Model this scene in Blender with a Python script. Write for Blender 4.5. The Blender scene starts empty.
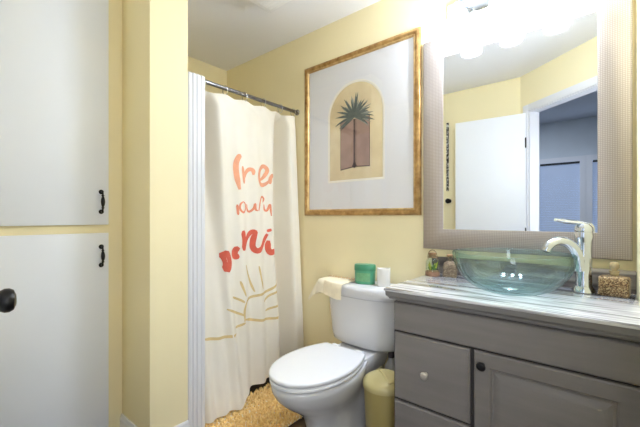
import bpy, bmesh, math, random
from mathutils import Vector, Matrix, noise

random.seed(7)
PI = math.pi
C = bpy.context.scene
COL = C.collection
H = 1.12                      # camera height
CEIL = H + 1.285

# ------------------------------------------------------------------ camera
cam_d = bpy.data.cameras.new('camera')
cam_d.sensor_width = 36.0
cam_d.lens = 345.0 / 640.0 * 36.0
cam_d.shift_y = 3.5 / 640.0
cam_d.clip_start = 0.02
cam = bpy.data.objects.new('camera', cam_d)
COL.objects.link(cam)
cam.location = (0, 0, H)
cam.rotation_euler = (PI / 2, 0, math.radians(40))
C.camera = cam

# ------------------------------------------------------------------ world, exposure
w = bpy.data.worlds.new('daylight')
C.world = w
w.use_nodes = True
w.node_tree.nodes['Background'].inputs[0].default_value = (0.62, 0.76, 1.0, 1)
w.node_tree.nodes['Background'].inputs[1].default_value = 2.6
C.view_settings.view_transform = 'Standard'
C.view_settings.look = 'None'
C.view_settings.gamma = 1.0
C.view_settings.use_curve_mapping = False
C.view_settings.exposure = 0.10
C.cycles.max_bounces = 14
C.cycles.diffuse_bounces = 8
C.cycles.transparent_max_bounces = 16
# unseen fill light added under the hall ceiling for the mirrored hall
hc = bpy.data.lights.new('hall_ceiling_fill', 'AREA')
hc.shape = 'DISK'
hc.size = 0.35
hc.energy = 17.0
hc.color = (0.86, 0.94, 1.06)
hco = bpy.data.objects.new('hall_ceiling_fill', hc)
COL.objects.link(hco)
hco.location = (-1.0, -1.3, CEIL + 0.09)
# unseen soft fill light added in the hall beside the camera
sl = bpy.data.lights.new('camera_fill', 'AREA')
sl.shape = 'RECTANGLE'
sl.size, sl.size_y = 0.4, 1.6
sl.energy = 11.5
sl.color = (0.92, 0.965, 1.04)
slo = bpy.data.objects.new('camera_fill', sl)
COL.objects.link(slo)
slo.location = (0.192, 0.005, 1.20)
slo.rotation_euler = (math.radians(90), 0, math.radians(40))
BULB = 690.0                  # bulb emission strength



# ------------------------------------------------------------------ materials
def lin(c):
    c = c / 255.0
    return c / 12.92 if c <= 0.04045 else ((c + 0.055) / 1.055) ** 2.4


def rgb(r, g, b):
    return (lin(r), lin(g), lin(b), 1.0)


class NT:
    def __init__(self, name):
        self.m = bpy.data.materials.new(name)
        self.m.use_nodes = True
        self.t = self.m.node_tree
        self.b = self.t.nodes['Principled BSDF']
        self.out = self.t.nodes['Material Output']

    def n(self, typ, **kw):
        nd = self.t.nodes.new(typ)
        for k, v in kw.items():
            if k in nd.inputs:
                nd.inputs[k].default_value = v
            else:
                setattr(nd, k, v)
        return nd

    def l(self, a, b):
        self.t.links.new(a, b)

    def coord(self, scale=(1, 1, 1), rot=(0, 0, 0)):
        tc = self.n('ShaderNodeTexCoord')
        mp = self.n('ShaderNodeMapping')
        mp.inputs['Scale'].default_value = scale
        mp.inputs['Rotation'].default_value = rot
        self.l(tc.outputs['Object'], mp.inputs[0])
        return mp.outputs[0]

    def noise(self, vec, scale, detail=3, rough=0.5, dist=0.0):
        nd = self.n('ShaderNodeTexNoise')
        nd.inputs['Scale'].default_value = scale
        nd.inputs['Detail'].default_value = detail
        nd.inputs['Roughness'].default_value = rough
        nd.inputs['Distortion'].default_value = dist
        self.l(vec, nd.inputs['Vector'])
        return nd.outputs['Fac']

    def ramp(self, fac, stops):
        r = self.n('ShaderNodeValToRGB')
        els = r.color_ramp.elements
        while len(els) < len(stops):
            els.new(0.5)
        for e, (p, c) in zip(els, stops):
            e.position = p
            e.color = c
        self.l(fac, r.inputs[0])
        return r.outputs[0]

    def bump(self, h, strength, dist=0.002):
        bp = self.n('ShaderNodeBump')
        bp.inputs['Strength'].default_value = strength
        bp.inputs['Distance'].default_value = dist
        self.l(h, bp.inputs['Height'])
        self.l(bp.outputs[0], self.b.inputs['Normal'])

    def base(self, rough=0.5, metal=0.0, spec=0.5, coat=0.0):
        self.b.inputs['Roughness'].default_value = rough
        self.b.inputs['Metallic'].default_value = metal
        self.b.inputs['Specular IOR Level'].default_value = spec
        self.b.inputs['Coat Weight'].default_value = coat


def plain(name, c, rough=0.5, metal=0.0, var=0.05, scale=6.0, bump=0.0, bscale=80.0, stretch=(1, 1, 1), spec=0.5, coat=0.0):
    k = NT(name)
    k.base(rough, metal, spec, coat)
    v = k.coord(stretch)
    f = k.noise(v, scale, 4)
    a = tuple(min(1, x * (1 - var)) for x in c[:3]) + (1,)
    b = tuple(min(1, x * (1 + var)) for x in c[:3]) + (1,)
    k.l(k.ramp(f, [(0.3, a), (0.7, b)]), k.b.inputs['Base Color'])
    if bump:
        k.bump(k.noise(v, bscale, 3), bump)
    return k.m


M = {}
M['yellow'] = plain('yellow_paint', rgb(238, 226, 186), 0.6, var=0.025, scale=1.5, bump=0.08, bscale=160, spec=0.3)
M['ceiling'] = plain('ceiling_paint', rgb(240, 240, 244), 0.8, var=0.015, scale=2, bump=0.1, bscale=120, spec=0.2)
M['white_paint'] = plain('white_gloss_paint', rgb(230, 234, 243), 0.35, var=0.012, scale=3, bump=0.03, bscale=25)
M['door_paint'] = plain('white_door_paint', rgb(238, 240, 246), 0.4, var=0.01, scale=3)
M['trim'] = plain('white_trim_paint', rgb(222, 222, 226), 0.35, var=0.012, scale=6)
M['porcelain'] = plain('porcelain', rgb(214, 214, 216), 0.08, var=0.006, scale=3, coat=0.4)
M['seat_plastic'] = plain('seat_plastic', rgb(232, 233, 236), 0.22, var=0.005)
M['black'] = plain('black_iron', rgb(20, 19, 20), 0.32, metal=0.3, var=0.15, scale=30)
M['chrome'] = plain('chrome', rgb(214, 220, 228), 0.07, metal=1.0, var=0.01)
M['steel'] = plain('dull_steel', rgb(140, 140, 146), 0.22, metal=1.0, var=0.03)
M['nickel'] = plain('brushed_nickel', rgb(214, 208, 198), 0.3, metal=0.6, var=0.05, scale=40)
M['vanity'] = plain('grey_stained_wood', rgb(125, 120, 117), 0.38, var=0.09, scale=5, bump=0.12, bscale=30, stretch=(0.6, 4, 6))
M['fan_white'] = plain('white_fan_plastic', rgb(250, 250, 251), 0.4, var=0.01)
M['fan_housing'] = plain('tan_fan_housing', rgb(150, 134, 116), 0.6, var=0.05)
M['gap_shade'] = plain('dark_gap_shade', rgb(58, 54, 52), 0.7, var=0.1)
M['band'] = plain('grey_painted_moulding', rgb(122, 119, 117), 0.4, var=0.06, scale=6, stretch=(0.5, 4, 4))
M['cream_plastic'] = plain('cream_plastic', rgb(184, 167, 106), 0.35, var=0.02)
M['cream_lid'] = plain('cream_lid_plastic', rgb(204, 190, 134), 0.35, var=0.02)
M['cloth'] = plain('cream_terry', rgb(240, 230, 206), 0.95, var=0.05, scale=40, bump=0.5, bscale=260, spec=0.1)
M['lace'] = plain('tan_lace', rgb(216, 184, 140), 0.95, var=0.2, scale=90, bump=0.5, bscale=300, spec=0.1)
M['tin'] = plain('sea_green_plastic', rgb(78, 152, 118), 0.3, var=0.06, scale=20)
M['tin_dark'] = plain('deep_green_plastic', rgb(62, 134, 100), 0.3, var=0.06, scale=20)
M['tin_label'] = plain('pale_olive_label', rgb(108, 160, 116), 0.45, var=0.1, scale=60)
M['white_cup'] = plain('white_ceramic', rgb(236, 234, 230), 0.2, var=0.01)
M['mat_board'] = plain('white_mat_board', rgb(230, 230, 234), 0.9, var=0.01, spec=0.1)
M['mat_bevel'] = plain('mat_bevel', rgb(244, 240, 230), 0.9, var=0.01)
M['print_mauve'] = plain('print_mauve', rgb(166, 138, 128), 0.9, var=0.16, scale=10, spec=0.1)
M['print_dark'] = plain('print_umber', rgb(86, 70, 70), 0.9, var=0.2, scale=20, spec=0.1)
M['print_leaf'] = plain('print_leaf', rgb(96, 106, 104), 0.9, var=0.3, scale=30, spec=0.1)
M['print_leaf2'] = plain('print_leaf_pale', rgb(146, 150, 142), 0.9, var=0.25, scale=30, spec=0.1)
M['cork'] = plain('cork', rgb(134, 104, 74), 0.9, var=0.2, scale=60, bump=0.3)
M['twine'] = plain('twine', rgb(120, 96, 66), 0.9, var=0.2, scale=80)
M['leafy'] = plain('succulent_green', rgb(170, 178, 52), 0.5, var=0.3, scale=60)
M['leafy2'] = plain('succulent_deep_green', rgb(84, 122, 48), 0.5, var=0.3, scale=60)
M['jarbase'] = plain('copper_band', rgb(136, 102, 80), 0.45, metal=0.2, var=0.2, scale=60)
M['hall_wall'] = plain('hall_grey_paint', rgb(206, 212, 218), 0.7, var=0.02, spec=0.2)
M['hall_ceiling'] = plain('hall_ceiling_paint', rgb(206, 210, 218), 0.8, var=0.02, spec=0.2)
M['slat'] = plain('blind_slat', rgb(208, 216, 230), 0.5, var=0.01)
M['peach'] = plain('peach_print', rgb(228, 164, 132), 0.9, var=0.06, scale=30, spec=0.1)
M['orange'] = plain('orange_print', rgb(222, 142, 112), 0.9, var=0.06, scale=30, spec=0.1)
M['coral'] = plain('coral_print', rgb(204, 98, 80), 0.9, var=0.06, scale=30, spec=0.1)
M['sun'] = plain('sand_print', rgb(214, 190, 138), 0.9, var=0.08, scale=30, spec=0.1)
M['pan'] = plain('shower_pan_acrylic', rgb(226, 226, 224), 0.3, var=0.01)
M['label_red'] = plain('label_red', rgb(150, 44, 44), 0.5, var=0.1)
M['label_dark'] = plain('label_dark', rgb(60, 52, 56), 0.5, var=0.2, scale=50)
M['bottle_white'] = plain('bottle_white_plastic', rgb(206, 204, 200), 0.35, var=0.02)
M['hose'] = plain('braided_hose', rgb(190, 180, 150), 0.4, metal=0.6, var=0.2, scale=120)
M['rubber'] = plain('dark_rubber', rgb(48, 46, 46), 0.7, var=0.1)


def m_floor():
    k = NT('dark_wood_planks')
    k.base(0.4)
    v = k.coord((1, 1, 1))
    br = k.n('ShaderNodeTexBrick')
    br.inputs['Scale'].default_value = 1.0
    br.inputs['Brick Width'].default_value = 0.9
    br.inputs['Row Height'].default_value = 0.11
    br.inputs['Mortar Size'].default_value = 0.002
    br.inputs['Color1'].default_value = rgb(58, 44, 38)
    br.inputs['Color2'].default_value = rgb(74, 58, 48)
    br.inputs['Mortar'].default_value = rgb(30, 22, 18)
    k.l(v, br.inputs['Vector'])
    g = k.noise(k.coord((2, 30, 2)), 3, 4)
    mx = k.n('ShaderNodeMix', data_type='RGBA', blend_type='MULTIPLY')
    mx.inputs[0].default_value = 0.5
    k.l(br.outputs['Color'], mx.inputs[6])
    k.l(k.ramp(g, [(0.3, (0.5, 0.5, 0.5, 1)), (0.7, (1, 1, 1, 1))]), mx.inputs[7])
    k.l(mx.outputs[2], k.b.inputs['Base Color'])
    return k.m


def m_marble(name, dark=False):
    k = NT(name)
    k.base(0.12, coat=0.5)
    v = k.coord((0.4, 6.5, 6.5), (0, 0, math.radians(4)))
    f = k.noise(v, 2.6, 3, 0.55, 0.4)
    if dark:
        c = k.ramp(f, [(0.36, rgb(60, 54, 52)), (0.48, rgb(110, 101, 96)), (0.56, rgb(84, 76, 72)), (0.68, rgb(176, 168, 160))])
    else:
        c = k.ramp(f, [(0.32, rgb(62, 60, 62)), (0.41, rgb(104, 102, 104)), (0.455, rgb(186, 185, 187)), (0.52, rgb(218, 218, 220)),
                       (0.575, rgb(170, 169, 171)), (0.62, rgb(222, 222, 224)), (0.70, rgb(116, 114, 116))])
    k.l(c, k.b.inputs['Base Color'])
    return k.m


def m_mirror():
    k = NT('mirror_silver')
    k.base(0.0, 1.0)
    k.b.inputs['Base Color'].default_value = (0.91, 0.945, 0.98, 1)
    return k.m


def m_grid_metal():
    k = NT('pewter_grid_metal')
    k.base(0.36, 0.55)
    tc = k.n('ShaderNodeTexCoord')
    fs = []
    for ax in ('X', 'Z'):
        wv = k.n('ShaderNodeTexWave', wave_type='BANDS', bands_direction=ax)
        wv.inputs['Scale'].default_value = 42.0
        k.l(tc.outputs['Object'], wv.inputs['Vector'])
        fs.append(wv.outputs['Fac'])
    mn = k.n('ShaderNodeMath', operation='MULTIPLY')
    k.l(fs[0], mn.inputs[0])
    k.l(fs[1], mn.inputs[1])
    k.l(k.ramp(mn.outputs[0], [(0.0, rgb(157, 147, 139)), (0.55, rgb(185, 174, 166))]), k.b.inputs['Base Color'])
    k.bump(mn.outputs[0], 0.2, 0.001)
    return k.m


def m_gold(name, c1, c2, rough=0.35):
    k = NT(name)
    k.base(rough, 0.75)
    v = k.coord((1, 1, 1))
    f = k.noise(v, 26, 6, 0.65)
    k.l(k.ramp(f, [(0.32, c1), (0.66, c2)]), k.b.inputs['Base Color'])
    k.bump(k.noise(v, 60, 3), 0.25, 0.003)
    return k.m


def m_thin_glass(name, tint=(1, 1, 1, 1), ior=1.45):
    k = NT(name)
    tr = k.n('ShaderNodeBsdfTransparent')
    tr.inputs[0].default_value = tint
    gl = k.n('ShaderNodeBsdfGlossy')
    gl.inputs['Roughness'].default_value = 0.02
    fr = k.n('ShaderNodeFresnel')
    ge = k.n('ShaderNodeNewGeometry')
    mp = k.n('ShaderNodeMapRange')                          # same Fresnel on both faces of a thin pane
    mp.inputs['To Min'].default_value = ior
    mp.inputs['To Max'].default_value = 1 / ior
    k.l(ge.outputs['Backfacing'], mp.inputs['Value'])
    k.l(mp.outputs[0], fr.inputs[0])
    mx = k.n('ShaderNodeMixShader')
    k.l(fr.outputs[0], mx.inputs[0])
    k.l(tr.outputs[0], mx.inputs[1])
    k.l(gl.outputs[0], mx.inputs[2])
    k.l(mx.outputs[0], k.out.inputs[0])
    return k.m


def m_frosted():
    k = NT('frosted_shade_glass')
    tr = k.n('ShaderNodeBsdfTransparent')
    tl = k.n('ShaderNodeBsdfTranslucent')
    tl.inputs[0].default_value = (0.95, 0.94, 0.9, 1)
    gl = k.n('ShaderNodeBsdfGlossy')
    gl.inputs['Roughness'].default_value = 0.1
    a = k.n('ShaderNodeMixShader')
    a.inputs[0].default_value = 0.4
    b = k.n('ShaderNodeMixShader')
    b.inputs[0].default_value = 0.08
    k.l(tr.outputs[0], a.inputs[1])
    k.l(tl.outputs[0], a.inputs[2])
    k.l(a.outputs[0], b.inputs[1])
    k.l(gl.outputs[0], b.inputs[2])
    k.l(b.outputs[0], k.out.inputs[0])
    return k.m


def m_emit(name, c, s):
    k = NT(name)
    e = k.n('ShaderNodeEmission')
    e.inputs[0].default_value = c
    e.inputs[1].default_value = s
    k.l(e.outputs[0], k.out.inputs[0])
    return k.m


def m_curtain():
    k = NT('ivory_curtain_fabric')
    k.base(0.85, spec=0.15)
    v = k.coord((1, 1, 1))
    f = k.noise(v, 3, 3)
    k.l(k.ramp(f, [(0.3, rgb(236, 230, 216)), (0.7, rgb(242, 237, 226))]), k.b.inputs['Base Color'])
    k.bump(k.noise(k.coord((1, 1, 0.35)), 30, 4), 0.16, 0.004)
    tl = k.n('ShaderNodeBsdfTranslucent')
    tl.inputs[0].default_value = rgb(244, 236, 218)
    mx = k.n('ShaderNodeMixShader')
    mx.inputs[0].default_value = 0.10
    k.l(k.b.outputs[0], mx.inputs[1])
    k.l(tl.outputs[0], mx.inputs[2])
    k.l(mx.outputs[0], k.out.inputs[0])
    return k.m


def m_liner():
    k = NT('clear_vinyl_liner')
    tr = k.n('ShaderNodeBsdfTransparent')
    df = k.n('ShaderNodeBsdfDiffuse')
    df.inputs[0].default_value = rgb(220, 222, 222)
    mx = k.n('ShaderNodeMixShader')
    mx.inputs[0].default_value = 0.45
    k.l(tr.outputs[0], mx.inputs[1])
    k.l(df.outputs[0], mx.inputs[2])
    k.l(mx.outputs[0], k.out.inputs[0])
    return k.m


def m_mosaic(name, c1, c2, c3, scale):
    k = NT(name)
    k.base(0.3, 0.45)
    vo = k.n('ShaderNodeTexVoronoi')
    vo.inputs['Scale'].default_value = scale
    k.l(k.coord(), vo.inputs['Vector'])
    sep = k.n('ShaderNodeSeparateColor')
    k.l(vo.outputs['Color'], sep.inputs[0])
    k.l(k.ramp(sep.outputs[0], [(0.2, c1), (0.5, c2), (0.85, c3)]), k.b.inputs['Base Color'])
    k.bump(vo.outputs['Distance'], 0.6, 0.003)
    return k.m


def m_paper():
    k = NT('aged_print_paper')
    k.base(0.9, spec=0.1)
    f = k.noise(k.coord(), 4, 4, 0.6)
    k.l(k.ramp(f, [(0.3, rgb(208, 188, 150)), (0.55, rgb(224, 208, 172)), (0.75, rgb(234, 222, 192))]), k.b.inputs['Base Color'])
    return k.m


def m_mat_pile():
    k = NT('chenille_pile')
    k.base(0.9, spec=0.1)
    f = k.noise(k.coord(), 55, 2)
    k.l(k.ramp(f, [(0.3, rgb(224, 182, 112)), (0.7, rgb(248, 220, 158))]), k.b.inputs['Base Color'])
    return k.m


def m_bowl():
    k = NT('sea_green_bowl_glass')
    lw = k.n('ShaderNodeLayerWeight')
    lw.inputs['Blend'].default_value = 0.35
    tint = k.ramp(lw.outputs['Facing'], [(0.0, (0.90, 0.965, 0.965, 1)), (0.5, (0.80, 0.915, 0.915, 1)), (1.0, (0.28, 0.48, 0.47, 1))])
    tr = k.n('ShaderNodeBsdfTransparent')
    k.l(tint, tr.inputs[0])
    gl = k.n('ShaderNodeBsdfGlossy')
    gl.inputs['Roughness'].default_value = 0.03
    mx = k.n('ShaderNodeMixShader')
    fac = k.n('ShaderNodeMapRange')
    fac.inputs['To Min'].default_value = 0.05
    fac.inputs['To Max'].default_value = 0.55
    pw = k.n('ShaderNodeMath', operation='POWER')
    pw.inputs[1].default_value = 2.5
    k.l(lw.outputs['Facing'], pw.inputs[0])
    k.l(pw.outputs[0], fac.inputs['Value'])
    k.l(fac.outputs[0], mx.inputs[0])
    k.l(tr.outputs[0], mx.inputs[1])
    k.l(gl.outputs[0], mx.inputs[2])
    k.l(mx.outputs[0], k.out.inputs[0])
    return k.m


def m_strip():
    k = NT('black_and_white_strip')
    k.base(0.6)
    f = k.noise(k.coord((1, 1, 1)), 75, 2)
    c = k.ramp(f, [(0.0, rgb(24, 22, 22)), (0.54, rgb(212, 208, 200))])
    c.node.color_ramp.interpolation = 'CONSTANT'
    k.l(c, k.b.inputs['Base Color'])
    return k.m


M['strip'] = m_strip()
M['floor'] = m_floor()
M['marble'] = m_marble('streaked_white_marble')
M['marble_dark'] = m_marble('streaked_dark_marble', True)
M['mirror'] = m_mirror()
M['pewter'] = m_grid_metal()
M['gold'] = m_gold('burnished_gold', rgb(148, 110, 64), rgb(206, 168, 110))
M['gold_light'] = m_gold('pale_gold', rgb(176, 138, 86), rgb(226, 196, 140), 0.3)
M['pane'] = m_thin_glass('clear_pane')
M['jar_glass'] = m_thin_glass('clear_jar_glass', (0.93, 0.97, 0.95, 1), 1.35)
M['frosted'] = m_frosted()
M['bulb'] = m_emit('warm_bulb', (0.83, 0.94, 1.12, 1), BULB)
M['curtain'] = m_curtain()
M['liner'] = m_liner()
M['mosaic'] = m_mosaic('bronze_mosaic', rgb(70, 50, 34), rgb(128, 96, 62), rgb(190, 166, 124), 380)
M['brown_weave'] = m_mosaic('brown_textured_glass', rgb(84, 70, 58), rgb(122, 104, 86), rgb(158, 140, 118), 420)
M['amber'] = plain('pale_amber_glass', rgb(172, 152, 114), 0.1, var=0.2, scale=40, coat=0.5)
M['paper'] = m_paper()
M['pile'] = m_mat_pile()
M['bowl'] = m_bowl()


# ------------------------------------------------------------------ mesh helpers
class MB:
    def __init__(self):
        self.bm = bmesh.new()

    def _tf(self, vs, T):
        if T is not None:
            bmesh.ops.transform(self.bm, matrix=T, verts=vs)

    def box(self, x0, x1, y0, y1, z0, z1, bev=0.0, seg=2, T=None):
        bm = self.bm
        vs = [bm.verts.new((x, y, z)) for z in (z0, z1) for y in (y0, y1) for x in (x0, x1)]
        fs = [bm.faces.new([vs[i] for i in q]) for q in
              ((0, 2, 3, 1), (4, 5, 7, 6), (0, 1, 5, 4), (2, 6, 7, 3), (0, 4, 6, 2), (1, 3, 7, 5))]
        if bev > 0:
            es = list({e for f in fs for e in f.edges})
            r = bmesh.ops.bevel(bm, geom=es, offset=bev, segments=seg, profile=0.5, affect='EDGES', clamp_overlap=True)
            vs = list({v for v in r['verts']} | {v for v in vs if v.is_valid})
        self._tf(vs, T)
        return self

    def loft(self, rings, cap0=True, cap1=True, closed=True, T=None):
        bm = self.bm
        R = [[bm.verts.new(p) for p in r] for r in rings]
        n = len(R[0])
        for a, b in zip(R[:-1], R[1:]):
            for i in range(n if closed else n - 1):
                j = (i + 1) % n
                bm.faces.new((a[i], a[j], b[j], b[i]))
        if cap0:
            bm.faces.new(list(reversed(R[0])))
        if cap1:
            bm.faces.new(R[-1])
        self._tf([v for r in R for v in r], T)
        return self

    def lathe(self, prof, c=(0, 0, 0), n=40, T=None):
        bm = self.bm
        cx, cy, cz = c
        R = []
        for r, z in prof:
            if r < 1e-6:
                R.append([bm.verts.new((cx, cy, cz + z))])
            else:
                R.append([bm.verts.new((cx + r * math.cos(2 * PI * i / n), cy + r * math.sin(2 * PI * i / n), cz + z)) for i in range(n)])
        for a, b in zip(R[:-1], R[1:]):
            for i in range(n):
                j = (i + 1) % n
                if len(a) == 1 and len(b) == 1:
                    continue
                if len(a) == 1:
                    bm.faces.new((a[0], b[j], b[i]))
                elif len(b) == 1:
                    bm.faces.new((a[i], a[j], b[0]))
                else:
                    bm.faces.new((a[i], a[j], b[j], b[i]))
        self._tf([v for r in R for v in r], T)
        return self

    def tube(self, pts, rad, n=12, closed=False, flat=1.0, T=None):
        pts = [Vector(p) for p in pts]
        if not hasattr(rad, '__len__'):
            rad = [rad] * len(pts)
        rings = []
        up = None
        N = len(pts)
        for i, p in enumerate(pts):
            if closed:
                d = pts[(i + 1) % N] - pts[i - 1]
            else:
                d = pts[min(i + 1, N - 1)] - pts[max(i - 1, 0)]
            d.normalize()
            if up is None:
                up = Vector((0, 0, 1)) if abs(d.z) < 0.9 else Vector((1, 0, 0))
            a = d.cross(up).normalized()
            up = a.cross(d).normalized()
            rings.append([p + (a * math.cos(2 * PI * k / n) + up * math.sin(2 * PI * k / n) * flat) * rad[i] for k in range(n)])
        if closed:
            rings.append(rings[0])
            self.loft(rings, False, False, T=T)
            bmesh.ops.remove_doubles(self.bm, verts=self.bm.verts[:], dist=1e-6)
        else:
            self.loft(rings, T=T)
        return self

    def prism(self, poly, z0, z1, T=None):
        return self.loft([[(x, y, z0) for x, y in poly], [(x, y, z1) for x, y in poly]], T=T)

    def grid(self, P):
        bm = self.bm
        V = [[bm.verts.new(p) for p in row] for row in P]
        for a, b in zip(V[:-1], V[1:]):
            for i in range(len(a) - 1):
                bm.faces.new((a[i], a[i + 1], b[i + 1], b[i]))
        return self


def tag(o, label=None, cat=None, group=None, kind=None):
    if label:
        o['label'] = label
    if cat:
        o['category'] = cat
    if group:
        o['group'] = group
    if kind:
        o['kind'] = kind
    return o


def thing(name, loc, label, cat, group=None):
    o = bpy.data.objects.new(name, None)
    o.empty_display_size = 0.05
    COL.objects.link(o)
    o.location = loc
    return tag(o, label, cat, group)


def root_of(o):
    while o.parent:
        o = o.parent
    return o


def obj(name, mb, m, parent=None, smooth=35, origin=None, sub=0):
    bm = mb.bm
    bmesh.ops.recalc_face_normals(bm, faces=bm.faces[:])
    me = bpy.data.meshes.new(name)
    if parent is not None:
        o0 = Vector(root_of(parent).location)
    elif origin is not None:
        o0 = Vector(origin)
    else:
        xs = [v.co for v in bm.verts]
        o0 = Vector(((min(v.x for v in xs) + max(v.x for v in xs)) / 2, (min(v.y for v in xs) + max(v.y for v in xs)) / 2, min(v.z for v in xs)))
    bmesh.ops.translate(bm, verts=bm.verts[:], vec=-o0)
    bm.to_mesh(me)
    bm.free()
    if smooth:
        for p in me.polygons:
            p.use_smooth = True
        me.set_sharp_from_angle(angle=math.radians(smooth))
    me.materials.append(M[m] if isinstance(m, str) else m)
    o = bpy.data.objects.new(name, me)
    COL.objects.link(o)
    if parent is not None:
        o.parent = parent
    else:
        o.location = o0
    if sub:
        s = o.modifiers.new('smooth', 'SUBSURF')
        s.levels = s.render_levels = sub
    return o


def struct(name, mb, m, parent=None, smooth=35):
    o = obj(name, mb, m, parent, smooth, origin=(0, 0, 0) if parent is None else None)
    if parent is None:
        o['kind'] = 'structure'
    return o


def rects(mb, steps, cap=True):
    """nested rectangles facing -y: steps of (x0,x1,z0,z1,y)"""
    mb.loft([[(x0, y, z0), (x1, y, z0), (x1, y, z1), (x0, y, z1)] for x0, x1, z0, z1, y in steps], True, cap)
    return mb


def catmull(pts, n=8):
    P = [Vector(p) for p in pts]
    P = [P[0] * 2 - P[1]] + P + [P[-1] * 2 - P[-2]]
    out = []
    for i in range(1, len(P) - 2):
        for k in range(n):
            t = k / n
            a, b, c, d = P[i - 1], P[i], P[i + 1], P[i + 2]
            out.append(0.5 * ((2 * b) + (c - a) * t + (2 * a - 5 * b + 4 * c - d) * t * t + (3 * b - a - 3 * c + d) * t ** 3))
    out.append(P[-2])
    return out


def rotz(p, a):
    return Matrix.Translation(p) @ Matrix.Rotation(a, 4, 'Z') @ Matrix.Translation(-Vector(p))


# diagonal doorway frame: lateral along R, depth along F
FV = Vector((-math.sin(math.radians(40)), math.cos(math.radians(40)), 0))
RV = Vector((math.cos(math.radians(40)), math.sin(math.radians(40)), 0))
DIAG = Matrix(((RV.x, FV.x, 0, 0), (RV.y, FV.y, 0, 0), (0, 0, 1, 0), (0, 0, 0, 1)))

# ------------------------------------------------------------------ the room
struct('floor', MB().box(-2.9, 1.9, -2.8, 2.0, -0.08, 0.0), 'floor')
b = MB()
b.prism([(-2.7, 1.95), (0.25, 1.95), (0.25, 0.62), (0.13, 0.52), (-0.60, -0.09), (-2.12, -0.09), (-2.12, 0.77), (-2.7, 0.77)], CEIL, CEIL + 0.1)
struct('ceiling', b, 'ceiling')
struct('ceiling_hall', MB().box(-2.3, 1.8, -2.7, 1.0, CEIL + 0.1, CEIL + 0.2), 'hall_ceiling')
struct('wall_back', MB().box(-2.70, 0.20, 1.80, 1.92, 0, CEIL), 'yellow')
struct('wall_right', MB().box(0.08, 0.18, 0.56, 1.80, 0, CEIL), 'yellow')
struct('wall_rear', MB().box(-2.06, -0.61, -0.09, -0.03, 0, CEIL), 'yellow')
struct('wall_left', MB().box(-2.06, -1.96, -0.03, 0.72, 0, CEIL), 'yellow')
struct('wall_partition', MB().prism([(-2.06, 0.72), (-1.637, 0.72), (-1.637, 0.909), (-1.737, 0.909), (-1.737, 0.82), (-2.06, 0.82)], 0, CEIL), 'yellow')
struct('wall_shower_near', MB().box(-2.70, -1.737, 0.82, 0.92, 0, CEIL), 'yellow')
struct('wall_shower_side', MB().box(-2.70, -2.58, 0.92, 1.80, 0, CEIL), 'yellow')
b = MB()
b.box(-0.502, -0.40, 0.29, 0.38, 0, CEIL, T=DIAG)
b.box(0.38, 0.445, 0.29, 0.38, 0, CEIL, T=DIAG)
b.box(-0.40, 0.38, 0.29, 0.38, H + 0.945, CEIL, T=DIAG)
struct('wall_doorway', b, 'yellow')
b = MB()                                                    # casing and jamb of the doorway
for d0, d1 in ((0.3805, 0.394), (0.276, 0.2895)):
    b.box(-0.455, -0.395, d0, d1, 0, H + 1.0, bev=0.003, T=DIAG)
    b.box(0.385, 0.43, d0, d1, 0, H + 1.0, bev=0.003, T=DIAG)
    b.box(-0.395, 0.385, d0, d1, H + 0.94, H + 1.0, bev=0.003, T=DIAG)
b.box(-0.3995, -0.388, 0.29, 0.38, 0, H + 0.944, T=DIAG)
b.box(0.3795, 0.374, 0.29, 0.38, 0, H + 0.944, T=DIAG)
b.box(-0.388, 0.374, 0.29, 0.38, H + 0.933, H + 0.944, T=DIAG)
struct('trim_1', b, 'trim')

# fluted white jamb at the shower opening
b = MB()
prof = [(-1.775, 0.9095)]
prof += [(-1.637, 0.9095)]
yy = 0.9095
prof += [(-1.632, 0.913), (-1.630, 0.925), (-1.634, 0.931), (-1.628, 0.936), (-1.628, 0.950), (-1.634, 0.954), (-1.628, 0.959),
         (-1.628, 0.975), (-1.634, 0.979), (-1.629, 0.984), (-1.630, 0.998), (-1.637, 1.006), (-1.775, 1.006)]
b.prism(prof, 0.0, H + 0.737)
struct('trim_2', b, 'trim', smooth=25)


def baseboard(name, a, bb, nrm, h=0.092):
    a, bb, nrm = Vector(a), Vector(bb), Vector(nrm)
    pr = [(0, 0), (0.014, 0), (0.014, h * 0.72), (0.010, h * 0.80), (0.0095, h * 0.90), (0.005, h), (0, h)]
    m = MB()
    m.loft([[(p.x + nrm.x * d, p.y + nrm.y * d, z) for d, z in pr] for p in (a, bb)])
    struct(name, m, 'trim', smooth=20)


baseboard('baseboard_back', (-1.70, 1.7995), (-0.70, 1.7995), (0, -1))
baseboard('baseboard_left', (-1.9595, -0.03), (-1.9595, 0.085), (1, 0))
baseboard('baseboard_jog', (-1.955, 0.7195), (-1.623, 0.7195), (0, -1))
baseboard('baseboard_partition', (-1.6365, 0.7055), (-1.6365, 0.909), (1, 0))
baseboard('baseboard_rear', (-1.94, -0.0295), (-1.2, -0.0295), (0, 1))

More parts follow.
